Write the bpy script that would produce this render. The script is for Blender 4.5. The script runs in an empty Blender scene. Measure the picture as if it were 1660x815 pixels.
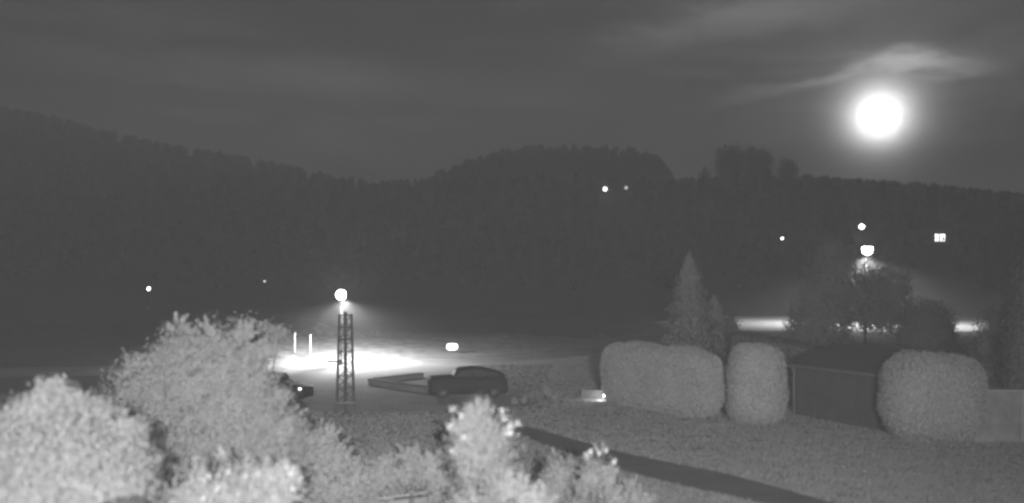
import bpy, bmesh, math, random
import numpy as np
from mathutils import Vector, Matrix

# ------------------------------------------------------------------ camera, sky, moon light, exposure
SC = bpy.context.scene
COL = SC.collection
F = 1438.0          # focal length in photograph pixels (1660 wide)
CAMZ = 6.0
HOR = 450.0         # photograph row of the horizon
def P(px, py, Y):
    """point at depth Y seen at photograph pixel (px, py)"""
    return Vector(((px - 830) / F * Y, Y, CAMZ - (py - HOR) / F * Y))
def G(px, py):
    """point of the level ground seen at a photograph pixel"""
    Y = CAMZ * F / (py - HOR)
    return Vector(((px - 830) / F * Y, Y, 0))

cam = bpy.data.cameras.new('camera')
cam.sensor_width = 36; cam.lens = 36 * F / 1660
cam.shift_y = (HOR - 407.5) / 1660
cam.dof.use_dof = True; cam.dof.focus_distance = 60; cam.dof.aperture_fstop = .26
cam.clip_start = 0.05; cam.clip_end = 20000
co = bpy.data.objects.new('camera', cam); COL.objects.link(co)
co.location = (0, 0, CAMZ); co.rotation_euler = (math.pi / 2, 0, 0)
SC.camera = co

MOON_DIR = Vector(((1425 - 830) / F, 1, (450 - 192) / F)).normalized()
M_EL = math.asin(MOON_DIR.z); M_AZ = math.atan2(MOON_DIR.x, MOON_DIR.y)

SC.view_settings.view_transform = 'Standard'; SC.view_settings.look = 'None'
SC.view_settings.exposure = 0; SC.view_settings.gamma = 1
SC.view_settings.use_curve_mapping = False
SC.cycles.use_denoising = True
SC.cycles.max_bounces = 4; SC.cycles.volume_bounces = 0
SC.cycles.diffuse_bounces = 2; SC.cycles.transmission_bounces = 2; SC.cycles.transparent_max_bounces = 6
SC.cycles.sample_clamp_indirect = 2.0
SC.cycles.pixel_filter_type = 'BLACKMAN_HARRIS'; SC.cycles.filter_width = 2.6

MOONLIGHT = 0.5
SKY_STRENGTH = 0.0019
CLOUD = 0.047
ILLUM = 98000.0
HAZE_DENSITY = 0.0022

world = bpy.data.worlds.new('World'); SC.world = world; world.use_nodes = True
nt = world.node_tree; nt.nodes.clear()
def N(t, **k):
    n = nt.nodes.new(t)
    for a, b in k.items(): setattr(n, a, b)
    return n
def setin(sock, v):
    if isinstance(v, bpy.types.NodeSocket): nt.links.new(v, sock)
    else: sock.default_value = v
def mth(op, a, b=None, c=None, clamp=False):
    n = N('ShaderNodeMath', operation=op, use_clamp=clamp); setin(n.inputs[0], a)
    if b is not None: setin(n.inputs[1], b)
    if c is not None: setin(n.inputs[2], c)
    return n.outputs[0]
def vmt(op, a, b=None):
    n = N('ShaderNodeVectorMath', operation=op); setin(n.inputs[0], a)
    if b is not None: setin(n.inputs[1], b)
    return n.outputs['Value'] if op in ('DOT_PRODUCT', 'LENGTH', 'DISTANCE') else n.outputs['Vector']
def noise(vec, scale, detail=4, rough=.55, dist=0):
    n = N('ShaderNodeTexNoise'); setin(n.inputs['Vector'], vec)
    n.inputs['Scale'].default_value = scale; n.inputs['Detail'].default_value = detail
    n.inputs['Roughness'].default_value = rough; n.inputs['Distortion'].default_value = dist
    return n
def maprange(v, a, b, c, d):
    n = N('ShaderNodeMapRange'); n.interpolation_type = 'SMOOTHSTEP'; setin(n.inputs[0], v)
    for i, x in enumerate((a, b, c, d)): n.inputs[i + 1].default_value = x
    return n.outputs[0]
tc = N('ShaderNodeTexCoord'); D = vmt('NORMALIZE', tc.outputs['Generated'])
sky = N('ShaderNodeTexSky', sky_type='NISHITA'); sky.sun_disc = False
sky.sun_elevation = M_EL; sky.sun_rotation = M_AZ; sky.dust_density = 3.0; sky.altitude = 300
bw = N('ShaderNodeRGBToBW'); nt.links.new(sky.outputs[0], bw.inputs[0])
base = mth('MULTIPLY', bw.outputs[0], SKY_STRENGTH)
# drifting cloud veil lit by the moon, stretched flat
st = vmt('MULTIPLY', D, (1.6, 1.6, 9.0))
n1 = noise(st, 1.7, 6, .58, .6).outputs['Fac']
veil = maprange(n1, .36, .64, .0, 1.0)
n2 = noise(vmt('MULTIPLY', D, (3, 3, 24)), 3.1, 7, .62, .5).outputs['Fac']
base = mth('ADD', base, mth('MULTIPLY', mth('MULTIPLY', veil, maprange(n2, .32, .68, .55, 1.35)), CLOUD))
base = mth('ADD', base, .0)
# thin cloud wisps near the moon
wv = noise(vmt('MULTIPLY', D, (9, 9, 30)), 2.6, 8, .68, .5)
warp = vmt('MULTIPLY', vmt('SUBTRACT', wv.outputs['Color'], (.5, .5, .5)), (.085, .085, .03))
Dw = vmt('ADD', D, warp)
def wisp(px, py, a, b, tilt, amp):
    c = Vector(((px - 830) / F, 1, (450 - py) / F)).normalized()
    right = Vector((c.y, -c.x, 0)).normalized(); up = right.cross(c).normalized()
    e1 = right * math.cos(tilt) + up * math.sin(tilt); e2 = up * math.cos(tilt) - right * math.sin(tilt)
    o = vmt('SUBTRACT', Dw, tuple(c))
    q1 = mth('DIVIDE', vmt('DOT_PRODUCT', o, tuple(e1)), a / F)
    q2 = mth('DIVIDE', vmt('DOT_PRODUCT', o, tuple(e2)), b / F)
    r2 = mth('ADD', mth('MULTIPLY', q1, q1), mth('MULTIPLY', q2, q2))
    front = mth('GREATER_THAN', vmt('DOT_PRODUCT', D, tuple(c)), 0.0)
    return mth('MULTIPLY', mth('MULTIPLY', mth('EXPONENT', mth('MULTIPLY', r2, -1.0)), front), amp)
for w in ((1478, 98, 50, 14, -.10, .6), (1545, 112, 48, 15, -.1, .2), (1365, 121, 115, 8, .17, .24), (1240, 22, 150, 30, .05, .13), (1080, 60, 140, 22, .1, .03),
          (1040, 82, 130, 18, .25, .014), (520, 128, 330, 26, .0, .045), (650, 205, 300, 14, .02, .026), (150, 90, 200, 20, -.05, .024), (900, 170, 240, 12, .0, .024), (600, 262, 220, 26, -.05, .02), (1560, 300, 160, 40, 0, .02)):
    base = mth('ADD', base, wisp(*w))
# the moon's aureole in the thin cloud
md = vmt('DISTANCE', D, tuple(MOON_DIR))
core = mth('MULTIPLY', mth('EXPONENT', mth('MULTIPLY', mth('MAXIMUM', mth('SUBTRACT', md, .0195), 0), -1 / .0125)), 4.4)
mid = mth('MULTIPLY', mth('EXPONENT', mth('MULTIPLY', md, -1 / .036)), .34)
wide = mth('MULTIPLY', mth('EXPONENT', mth('MULTIPLY', md, -1 / .16)), .045)
uneven = maprange(wv.outputs['Fac'], .3, .7, .65, 1.35)
base = mth('ADD', base, mth('ADD', core, mth('MULTIPLY', mth('ADD', mid, wide), uneven)))
bg = N('ShaderNodeBackground'); nt.links.new(base, bg.inputs['Color']); bg.inputs['Strength'].default_value = 1
wo = N('ShaderNodeOutputWorld'); nt.links.new(bg.outputs[0], wo.inputs[0])

sl = bpy.data.lights.new('moonlight', 'SUN'); sl.energy = MOONLIGHT; sl.angle = math.radians(.5)
so = bpy.data.objects.new('moonlight', sl); COL.objects.link(so)
so.rotation_euler = (-MOON_DIR).to_track_quat('-Z', 'Y').to_euler()
# the infrared floodlight on the house behind the camera: the near plants are lit from the front and fall off with distance
il = bpy.data.lights.new('infrared_illuminator', 'SPOT'); il.energy = ILLUM; il.spot_size = math.radians(92); il.spot_blend = 1.0
il.shadow_soft_size = .06
io = bpy.data.objects.new('infrared_illuminator', il); COL.objects.link(io)
io.location = (1.5, -10, 8.2); io.rotation_euler = (math.radians(82.5), 0, math.radians(12))

# ------------------------------------------------------------------ helpers
def tag(o, label=None, cat=None, group=None, kind=None):
    if label: o['label'] = label
    if cat: o['category'] = cat
    if group: o['group'] = group
    if kind: o['kind'] = kind
    return o
def link(name, me, mat=None, parent=None):
    o = bpy.data.objects.new(name, me); COL.objects.link(o)
    if mat is not None and len(me.materials) == 0: me.materials.append(mat)
    if parent is not None: o.parent = parent
    return o
def empty(name, loc=(0, 0, 0), rz=0):
    o = bpy.data.objects.new(name, None); COL.objects.link(o)
    o.location = loc; o.rotation_euler = (0, 0, rz); o.empty_display_size = .3
    return o
def npmesh(name, V, Fc):
    V = np.asarray(V, dtype=np.float32); Fc = np.asarray(Fc, dtype=np.int32)
    me = bpy.data.meshes.new(name)
    me.vertices.add(len(V)); me.vertices.foreach_set('co', V.ravel())
    k = Fc.shape[1]
    me.loops.add(Fc.size); me.loops.foreach_set('vertex_index', Fc.ravel())
    me.polygons.add(len(Fc)); me.polygons.foreach_set('loop_start', np.arange(0, Fc.size, k, dtype=np.int32))
    me.update(calc_edges=True)
    return me
def bmobj(name, bm, mat, parent=None, smooth=False):
    me = bpy.data.meshes.new(name)
    bmesh.ops.recalc_face_normals(bm, faces=bm.faces)
    bm.to_mesh(me); bm.free()
    if smooth:
        me.polygons.foreach_set('use_smooth', [True] * len(me.polygons))
    return link(name, me, mat, parent)
def box(bm, c, s, bev=0, rot=None):
    r = bmesh.ops.create_cube(bm, size=1)
    vs = r['verts']
    bmesh.ops.scale(bm, vec=s, verts=vs)
    if bev:
        es = list({e for v in vs for e in v.link_edges})
        rr = bmesh.ops.bevel(bm, geom=es, offset=bev, segments=2, affect='EDGES', profile=.5)
        vs = list({v for f in rr['faces'] for v in f.verts} | {v for v in vs if v.is_valid})
    if rot: bmesh.ops.rotate(bm, verts=vs, cent=(0, 0, 0), matrix=rot)
    bmesh.ops.translate(bm, vec=c, verts=vs)
    return vs
def tube(bm, pts, radii, seg=8, cap=True):
    pts = [Vector(p) for p in pts]; rings = []
    if not hasattr(radii, '__len__'): radii = [radii] * len(pts)
    for i, p in enumerate(pts):
        t = (pts[min(i + 1, len(pts) - 1)] - pts[max(i - 1, 0)]).normalized()
        a = t.cross(Vector((0, 0, 1)))
        if a.length < 1e-3: a = t.cross(Vector((1, 0, 0)))
        a.normalize(); b = t.cross(a)
        rings.append([bm.verts.new(p + (a * math.cos(2 * math.pi * k / seg) + b * math.sin(2 * math.pi * k / seg)) * radii[i]) for k in range(seg)])
    for i in range(len(rings) - 1):
        for k in range(seg):
            bm.faces.new((rings[i][k], rings[i][(k + 1) % seg], rings[i + 1][(k + 1) % seg], rings[i + 1][k]))
    if cap:
        bm.faces.new(rings[0][::-1]); bm.faces.new(rings[-1])
def lathe(bm, prof, seg=20, c=(0, 0, 0)):
    rings = []
    for r, z in prof:
        rings.append([bm.verts.new((c[0] + r * math.cos(2 * math.pi * k / seg), c[1] + r * math.sin(2 * math.pi * k / seg), c[2] + z)) for k in range(seg)])
    for i in range(len(rings) - 1):
        for k in range(seg):
            bm.faces.new((rings[i][k], rings[i][(k + 1) % seg], rings[i + 1][(k + 1) % seg], rings[i + 1][k]))
    bm.faces.new(rings[0][::-1]); bm.faces.new(rings[-1])

# ------------------------------------------------------------------ materials (grey: the camera sees near infrared)
def mat_surface(name, lo, hi, scale=4, rough=.85, detail=5, bump=0, bscale=30, coord='Object', spec=.2, metal=0, fine=None):
    m = bpy.data.materials.new(name); m.use_nodes = True
    t = m.node_tree; b = t.nodes['Principled BSDF']
    b.inputs['Roughness'].default_value = rough; b.inputs['Metallic'].default_value = metal
    b.inputs['Specular IOR Level'].default_value = spec
    tx = t.nodes.new('ShaderNodeTexCoord')
    n = t.nodes.new('ShaderNodeTexNoise'); n.inputs['Scale'].default_value = scale; n.inputs['Detail'].default_value = detail
    n.inputs['Roughness'].default_value = .6
    t.links.new(tx.outputs[coord], n.inputs['Vector'])
    r = t.nodes.new('ShaderNodeValToRGB')
    r.color_ramp.elements[0].position = .3; r.color_ramp.elements[1].position = .7
    r.color_ramp.elements[0].color = (lo, lo, lo, 1); r.color_ramp.elements[1].color = (hi, hi, hi, 1)
    t.links.new(n.outputs['Fac'], r.inputs[0])
    out = r.outputs[0]
    if fine:
        n2 = t.nodes.new('ShaderNodeTexNoise'); n2.inputs['Scale'].default_value = fine; n2.inputs['Detail'].default_value = 3
        t.links.new(tx.outputs[coord], n2.inputs['Vector'])
        mr = t.nodes.new('ShaderNodeMapRange'); mr.inputs[1].default_value = .3; mr.inputs[2].default_value = .7
        mr.inputs[3].default_value = .65; mr.inputs[4].default_value = 1.35
        t.links.new(n2.outputs['Fac'], mr.inputs[0])
        mx = t.nodes.new('ShaderNodeVectorMath'); mx.operation = 'MULTIPLY'
        t.links.new(out, mx.inputs[0]); t.links.new(mr.outputs[0], mx.inputs[1]); out = mx.outputs[0]
    t.links.new(out, b.inputs['Base Color'])
    if bump:
        nb = t.nodes.new('ShaderNodeTexNoise'); nb.inputs['Scale'].default_value = bscale; nb.inputs['Detail'].default_value = 6
        t.links.new(tx.outputs[coord], nb.inputs['Vector'])
        bp = t.nodes.new('ShaderNodeBump'); bp.inputs['Strength'].default_value = bump; bp.inputs['Distance'].default_value = .05
        t.links.new(nb.outputs['Fac'], bp.inputs['Height']); t.links.new(bp.outputs[0], b.inputs['Normal'])
    return m
def mat_leaf(name, lo, hi, scale=2.5, trans=.22):
    m = bpy.data.materials.new(name); m.use_nodes = True
    t = m.node_tree; t.nodes.remove(t.nodes['Principled BSDF']); out = t.nodes['Material Output']
    g = t.nodes.new('ShaderNodeNewGeometry')
    mr = t.nodes.new('ShaderNodeMapRange')           # every leaf its own tone
    mr.inputs[3].default_value = lo; mr.inputs[4].default_value = hi
    tx = t.nodes.new('ShaderNodeTexCoord'); n = t.nodes.new('ShaderNodeTexNoise')
    n.inputs['Scale'].default_value = scale; n.inputs['Detail'].default_value = 3
    t.links.new(tx.outputs['Object'], n.inputs['Vector'])
    mix = t.nodes.new('ShaderNodeMath'); mix.operation = 'MULTIPLY_ADD'
    t.links.new(g.outputs['Random Per Island'], mix.inputs[0]); mix.inputs[1].default_value = .45
    sc = t.nodes.new('ShaderNodeMath'); sc.operation = 'MULTIPLY'; sc.inputs[1].default_value = .55
    t.links.new(n.outputs['Fac'], sc.inputs[0]); t.links.new(sc.outputs[0], mix.inputs[2])
    t.links.new(mix.outputs[0], mr.inputs[0])
    mr.inputs[1].default_value = .12; mr.inputs[2].default_value = .88
    d = t.nodes.new('ShaderNodeBsdfDiffuse'); tr = t.nodes.new('ShaderNodeBsdfTranslucent')
    t.links.new(mr.outputs[0], d.inputs[0]); t.links.new(mr.outputs[0], tr.inputs[0])
    ms = t.nodes.new('ShaderNodeMixShader'); ms.inputs[0].default_value = trans
    t.links.new(d.outputs[0], ms.inputs[1]); t.links.new(tr.outputs[0], ms.inputs[2])
    t.links.new(ms.outputs[0], out.inputs['Surface'])
    return m
def mat_emit(name, s, c=1.0, mis=False):
    m = bpy.data.materials.new(name); m.use_nodes = True
    t = m.node_tree; t.nodes.remove(t.nodes['Principled BSDF'])
    m.cycles.emission_sampling = 'AUTO' if mis else 'NONE'; e = t.nodes.new('ShaderNodeEmission'); e.inputs[0].default_value = (c, c, c, 1); e.inputs[1].default_value = s
    t.links.new(e.outputs[0], t.nodes['Material Output'].inputs['Surface'])
    return m
def mat_glass(name, v=.02):
    m = mat_surface(name, v, v * 1.2, rough=.5, spec=.1); return m
M = dict(
    ground=mat_surface('ground_grass', .08, .13, .03, .95, 8, .5, 6, fine=3.0),
    lot=mat_surface('gravel', .22, .30, .6, .9, 6, .4, 25, fine=9),
    road=mat_surface('concrete_road', .13, .30, .22, .8, 7, .15, 40),
    path=mat_surface('asphalt_path', .08, .12, .8, .9, 6, .3, 30),
    grass=mat_leaf('grass_blades', .27, .33, .35, .4),
    leaf_bright=mat_leaf('leaf_bright', .47, .53, 1.2, .5), leaf_mid=mat_leaf('leaf_mid', .39, .44, .9, .5),
    leaf_petal=mat_leaf('petal_white', .5, .62, 3),
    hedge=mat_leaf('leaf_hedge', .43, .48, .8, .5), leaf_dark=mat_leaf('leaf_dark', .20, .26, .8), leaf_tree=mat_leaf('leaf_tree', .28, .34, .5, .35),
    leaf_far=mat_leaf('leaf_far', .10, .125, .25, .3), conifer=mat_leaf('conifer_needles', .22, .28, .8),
    wood_core=mat_surface('twig_mass', .24, .32, 5), bark=mat_surface('bark', .07, .13, 6, .9, 6, .6, 20),
    shed=mat_surface('shed_boards', .035, .055, 1.5, .8, 6, .2, 20), roof=mat_surface('roof_felt', .035, .05, 1.2, .9, 6, .2, 40),
    trim=mat_surface('weathered_trim', .075, .11, 3), render=mat_surface('pale_render', .11, .2, 2.2, .9, 7, .2, 30),
    coping=mat_surface('coping_stone', .17, .25, 2), stone=mat_surface('dark_stone', .14, .19, 2), timber=mat_surface('dark_timber', .03, .05, 2),
    steel=mat_surface('galvanised_steel', .16, .24, 2, .55, 5, metal=.3, spec=.4), dark_steel=mat_surface('dark_steel', .05, .08, 2, .5, metal=.2),
    white_post=mat_surface('white_paint_post', .6, .75, 3), paint_dark=mat_surface('car_paint_dark', .018, .024, 1, .6, spec=.06),
    tyre=mat_surface('tyre_rubber', .02, .03, 3), rim=mat_surface('rim_steel', .05, .07, 2, .5), glass=mat_glass('car_glass'),
    plastic=mat_surface('black_plastic', .025, .035, 3, .6), reflector=mat_surface('lamp_reflector', .45, .55, 3, .5),
    wallf=mat_surface('far_render', .18, .25, .4),
    lamp=mat_emit('lamp_globe', 160, mis=True), lamp_far=mat_emit('lamp_globe_far', 40, mis=True), dot=mat_emit('distant_lamp', 14), dot_dim=mat_emit('distant_lamp_dim', 1.2),
    hill_lamp=mat_emit('hillside_lamp', 12), window=mat_emit('lit_pane', 4.0), sign=mat_emit('light_panel', 3.0), spot=mat_emit('spot_lens', 90, mis=True),
    glint=mat_emit('small_light', 4), moon=mat_emit('moon_disc', 5),
)

# ------------------------------------------------------------------ ground with the hills behind
RX = [-1200, 0, 100, 200, 300, 400, 480, 560, 620, 690, 760, 850, 1000, 1090, 1165, 1290, 1400, 1500, 1600, 1660, 2900]
RYp = [18 + v_ for v_ in (130, 172, 192, 218, 238, 254, 270, 288, 296, 294, 288, 288, 292, 293, 286, 286, 293, 301, 313, 319, 330)]
RIDGE_Y = 450.0
def ridge_z(X):
    px = X / RIDGE_Y * F + 830
    return CAMZ + (HOR - np.interp(px, RX, RYp)) / F * RIDGE_Y
def terrain(X, Y):
    X = np.asarray(X, float); Y = np.asarray(Y, float)
    t = np.clip((Y - 142) / (RIDGE_Y - 142), 0, 1)
    s = t * t * (3 - 2 * t)
    z = ridge_z(X * np.where(Y > 100, RIDGE_Y / np.maximum(Y, 100), 1) * .5 + X * .5) * s
    z = z + s * (1 - s) * 10 * np.sin(X * .021 + 1) * np.cos(Y * .017)
    z = np.where(Y > RIDGE_Y, z * (1 - np.clip((Y - RIDGE_Y) / 900, 0, .5)), z)
    # low grassy bank behind the near road
    S = lambda q: np.clip(q, 0, 1) ** 2 * (3 - 2 * np.clip(q, 0, 1))
    yr = np.interp(X, [-75, -45, -22, -11.5, -1.5, 7], [50, 54, 58.5, 61, 65, 73])
    z = z + (.75 + .25 * np.sin(X * .19 - 1.2)) * S((Y - yr - 3.6) / 13) * (1 - S((Y - 88) / 40)) * (1 - S((X + 1) / 7)) * S((X + 80) / 30)
    return z
def tz(x, y): return float(terrain(x, y))
ys = np.concatenate([np.linspace(-40, 50, 16)[:-1], np.linspace(50, 140, 46), np.linspace(146, 470, 70), np.linspace(480, 780, 20)])
xs = np.concatenate([np.linspace(-680, -250, 32)[:-1], np.linspace(-250, -60, 30)[:-1], np.linspace(-60, 60, 61), np.linspace(60, 250, 30)[1:], np.linspace(250, 680, 32)[1:]])
XX, YY = np.meshgrid(xs, ys); ZZ = terrain(XX, YY)
V = np.stack([XX.ravel(), YY.ravel(), ZZ.ravel()], 1)
nx, ny = len(xs), len(ys)
idx = (np.arange(ny - 1)[:, None] * nx + np.arange(nx - 1)[None]).ravel()
me = npmesh('ground', V, np.stack([idx, idx + 1, idx + nx + 1, idx + nx], 1))
me.polygons.foreach_set('use_smooth', [True] * len(me.polygons))
tag(link('ground', me, M['ground']), kind='structure')

def sheet(name, pts, z, mat, kind='structure'):
    bm = bmesh.new(); bm.faces.new([bm.verts.new((p[0], p[1], z)) for p in pts])
    return tag(bmobj(name, bm, mat), kind=kind)
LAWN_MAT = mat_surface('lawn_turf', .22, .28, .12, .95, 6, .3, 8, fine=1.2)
sheet('lawn', [(-30, -20), (40, -20), (46, 62), (14, 62), (3, 62.5), (1.4, 47.5), (1.4, 41), (-4, 39), (-12, 39), (-30, 36)], .004, LAWN_MAT)
def strip(name, centre, width, z, mat):
    c = [Vector((p[0], p[1], 0)) for p in centre]
    # Catmull-Rom smoothing
    pts = []
    for i in range(len(c) - 1):
        p0, p1, p2, p3 = c[max(i - 1, 0)], c[i], c[i + 1], c[min(i + 2, len(c) - 1)]
        for k in range(8):
            t = k / 8
            pts.append(.5 * ((2 * p1) + (p2 - p0) * t + (2 * p0 - 5 * p1 + 4 * p2 - p3) * t * t + (3 * p1 - p0 - 3 * p2 + p3) * t ** 3))
    pts.append(c[-1]); bm = bmesh.new(); L = []; R = []
    for i, p in enumerate(pts):
        t = (pts[min(i + 1, len(pts) - 1)] - pts[max(i - 1, 0)]).normalized(); n = Vector((-t.y, t.x, 0))
        w = width / 2 * (1 + .03 * math.sin(i * 1.7))
        L.append(bm.verts.new((p + n * w) + Vector((0, 0, z)))); R.append(bm.verts.new((p - n * w) + Vector((0, 0, z))))
    for i in range(len(pts) - 1): bm.faces.new((L[i], R[i], R[i + 1], L[i + 1]))
    return tag(bmobj(name, bm, mat), kind='structure')
strip('road', [(-75, 50), (-45, 54), (-22, 58.5), (-11.5, 61), (-1.5, 65), (7, 73), (15, 93), (24, 113), (38, 126), (60, 131), (100, 134), (160, 138)], 6.4, .012, M['road'])
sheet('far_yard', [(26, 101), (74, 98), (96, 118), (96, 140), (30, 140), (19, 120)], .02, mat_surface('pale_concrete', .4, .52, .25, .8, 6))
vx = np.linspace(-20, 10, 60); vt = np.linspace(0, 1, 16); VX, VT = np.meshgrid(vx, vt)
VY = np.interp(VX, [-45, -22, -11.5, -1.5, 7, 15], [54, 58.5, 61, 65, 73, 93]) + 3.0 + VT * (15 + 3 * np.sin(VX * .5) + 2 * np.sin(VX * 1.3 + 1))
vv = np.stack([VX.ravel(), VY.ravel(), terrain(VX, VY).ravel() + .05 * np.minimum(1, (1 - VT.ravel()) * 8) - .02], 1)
ix = (np.arange(15)[:, None] * 60 + np.arange(59)[None]).ravel()
tag(link('verge', npmesh('verge', vv, np.stack([ix, ix + 1, ix + 61, ix + 60], 1)), LAWN_MAT), kind='structure')  # pale sheet added over the bank so the lamp's glow spreads past the road
lot_pts = [(-26, 40), (-18, 56.8), (-11, 57.6), (-3, 61.2), (-3.2, 52), (1.0, 47), (1.0, 41.5), (-4, 39.5)]
sheet('parking_lot', lot_pts, .008, M['lot'])
path_up = [(820, 680), (850, 690), (920, 709), (1000, 731), (1090, 750), (1180, 768), (1260, 789), (1340, 812), (1480, 852), (1700, 920)]
path_lo = [(815, 692), (848, 706), (905, 729), (985, 756), (1060, 777), (1140, 795), (1200, 808), (1260, 824), (1400, 868), (1600, 935)]
bm = bmesh.new(); U = [bm.verts.new(G(*p) + Vector((0, 0, .01))) for p in path_up]; L = [bm.verts.new(G(*p) + Vector((0, 0, .01))) for p in path_lo]
for i in range(len(U) - 1): bm.faces.new((L[i], L[i + 1], U[i + 1], U[i]))
tag(bmobj('path', bm, M['path']), kind='structure')
path_poly = [tuple(G(*p)[:2]) for p in path_up] + [tuple(G(*p)[:2]) for p in path_lo[::-1]]

def inside(px, py, poly):
    poly = np.array(poly); c = np.zeros(len(px), bool); j = len(poly) - 1
    for i in range(len(poly)):
        xi, yi = poly[i]; xj, yj = poly[j]
        c ^= ((yi > py) != (yj > py)) & (px < (xj - xi) * (py - yi) / (yj - yi + 1e-12) + xi); j = i
    return c
# ------------------------------------------------------------------ lawn grass (stuff)
rng = np.random.default_rng(5)
n = 240000
gy = 20.5 + (80 - 20.5) * rng.random(n) ** 1.7
gx = (rng.random(n) * 2 - 1) * (gy * .62 + 2)
gy[:60000] = 62 + 26 * rng.random(60000) ** 1.4; gx[:60000] = -21 + 32 * rng.random(60000)   # extra verge tufts on the bank, added to brighten the lamp's pool
keep = (rng.random(n) < np.clip((gx + 17 + .55 * np.maximum(0, 52 - gy)) / 9 + .5, 0, 1)) | (gy < 40)
keep &= ~inside(gx, gy, path_poly) & ~inside(gx, gy, lot_pts) & (np.abs(np.interp(gx, [-75, -45, -22, -11.5, -1.5, 7, 15, 24], [50, 54, 58.5, 61, 65, 73, 93, 113]) - gy) > 3.5)
gx, gy = gx[keep], gy[keep]; n = len(gx)
patch = .5 + .5 * np.sin(gx * .9 + 1.3 * np.sin(gy * .45)) * np.cos(gy * .7 + np.sin(gx * .5))
blades = []
VV = np.zeros((n, 3, 3, 3), np.float32); gz = terrain(gx, gy)
for k in range(3):
    a = rng.random(n) * 2 * np.pi; w = (.007 + .009 * rng.random(n)) * (.6 + gy / 45); h = (.04 + .05 * rng.random(n)) * (.8 + .4 * patch) * np.clip((92 - gy) / 30, .15, 1.2)
    ox = rng.normal(0, .05, n); oy = rng.normal(0, .05, n); ln = rng.normal(0, .035, (n, 2))
    VV[:, k, 0] = np.stack([gx + ox - np.cos(a) * w, gy + oy - np.sin(a) * w, gz - .01], 1)
    VV[:, k, 1] = np.stack([gx + ox + np.cos(a) * w, gy + oy + np.sin(a) * w, gz - .01], 1)
    VV[:, k, 2] = np.stack([gx + ox + ln[:, 0], gy + oy + ln[:, 1], h + gz], 1)
me = npmesh('lawn_grass', VV.reshape(-1, 3), np.arange(n * 9).reshape(-1, 3))
tag(link('lawn_grass', me, M['grass']), 'short mown grass of the lawn around the dark path', 'grass', kind='stuff')

# ------------------------------------------------------------------ foliage
def leaf_quads(pts, nor, size, rng, asp=.5, droop=.15, rough=.38):
    n = len(pts)
    nn = nor + rng.normal(0, rough, (n, 3)); nn /= np.linalg.norm(nn, axis=1, keepdims=True) + 1e-9
    t = np.cross(nn, rng.normal(0, 1, (n, 3))); t /= np.linalg.norm(t, axis=1, keepdims=True) + 1e-9
    t[:, 2] -= droop
    b = np.cross(nn, t)
    s = (size * (.6 + .8 * rng.random(n)))[:, None]
    fold = nn * s * .12
    v = np.stack([pts - t * s * .5, pts + b * s * asp * .5 + fold, pts + t * s * .5, pts - b * s * asp * .5 + fold], 1)
    return v.reshape(-1, 3)
def quads_mesh(name, v): return npmesh(name, v, np.arange(len(v)).reshape(-1, 4))
def crown_points(lobes, per_area, clump_r, leaves, rng, jitter=.22, flat=1.0):
    """lobes: (centre, (rx, ry, rz)). Clumps sit on the lobes' shells, leaves round each clump."""
    P_, N_ = [], []
    for c, r in lobes:
        c = np.array(c); r = np.array(r)
        area = 4 * np.pi * (np.prod(r)) ** (2 / 3)
        k = max(6, int(area * per_area))
        d = rng.normal(0, 1, (k, 3)); d /= np.linalg.norm(d, axis=1, keepdims=True)
        rad = 1 + rng.normal(-.08, jitter, (k, 1)); rad = np.clip(rad, .35, 1.35)
        cc = c + d * r * rad
        cr = clump_r * (.55 + .8 * rng.random((k, 1)))
        q = rng.normal(0, 1, (k, leaves, 3)); ql = np.linalg.norm(q, axis=2, keepdims=True); q = q / ql * np.minimum(ql, 1.9) * .55
        q[:, :, 2] *= flat
        pts = cc[:, None] + q * cr[:, None]
        nr = q * .35 + d[:, None] * 1.0
        P_.append(pts.reshape(-1, 3)); N_.append(nr.reshape(-1, 3))
    return np.concatenate(P_), np.concatenate(N_)
def stems(parent, base, tops, r0, mat='bark', rng=None, name='stem'):
    bm = bmesh.new(); base = Vector(base)
    for tp in tops:
        tp = Vector(tp); mid = base.lerp(tp, .5) + Vector((rng.normal(0, .08), rng.normal(0, .08), .1)) * (tp - base).length * .5
        b2 = base + Vector((rng.normal(0, r0), rng.normal(0, r0), -.05))
        pts = [b2, b2.lerp(mid, .5) + Vector((rng.normal(0, .04), rng.normal(0, .04), 0)), mid, mid.lerp(tp, .5), tp]
        tube(bm, pts, [r0, r0 * .8, r0 * .6, r0 * .4, r0 * .15], 6)
    return bmobj(name, bm, M[mat], parent, True)
def px_lobes(spec, Y, depth=.8):
    """spec rows: px, py, radius in photograph pixels, optional depth offset"""
    out = []
    for s in spec:
        dy = s[3] if len(s) > 3 else 0
        c = P(s[0], s[1], Y + dy); r = s[2] / F * (Y + dy)
        out.append((tuple(c), (r, r * depth, r * (s[4] if len(s) > 4 else 1))))
    return out
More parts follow.
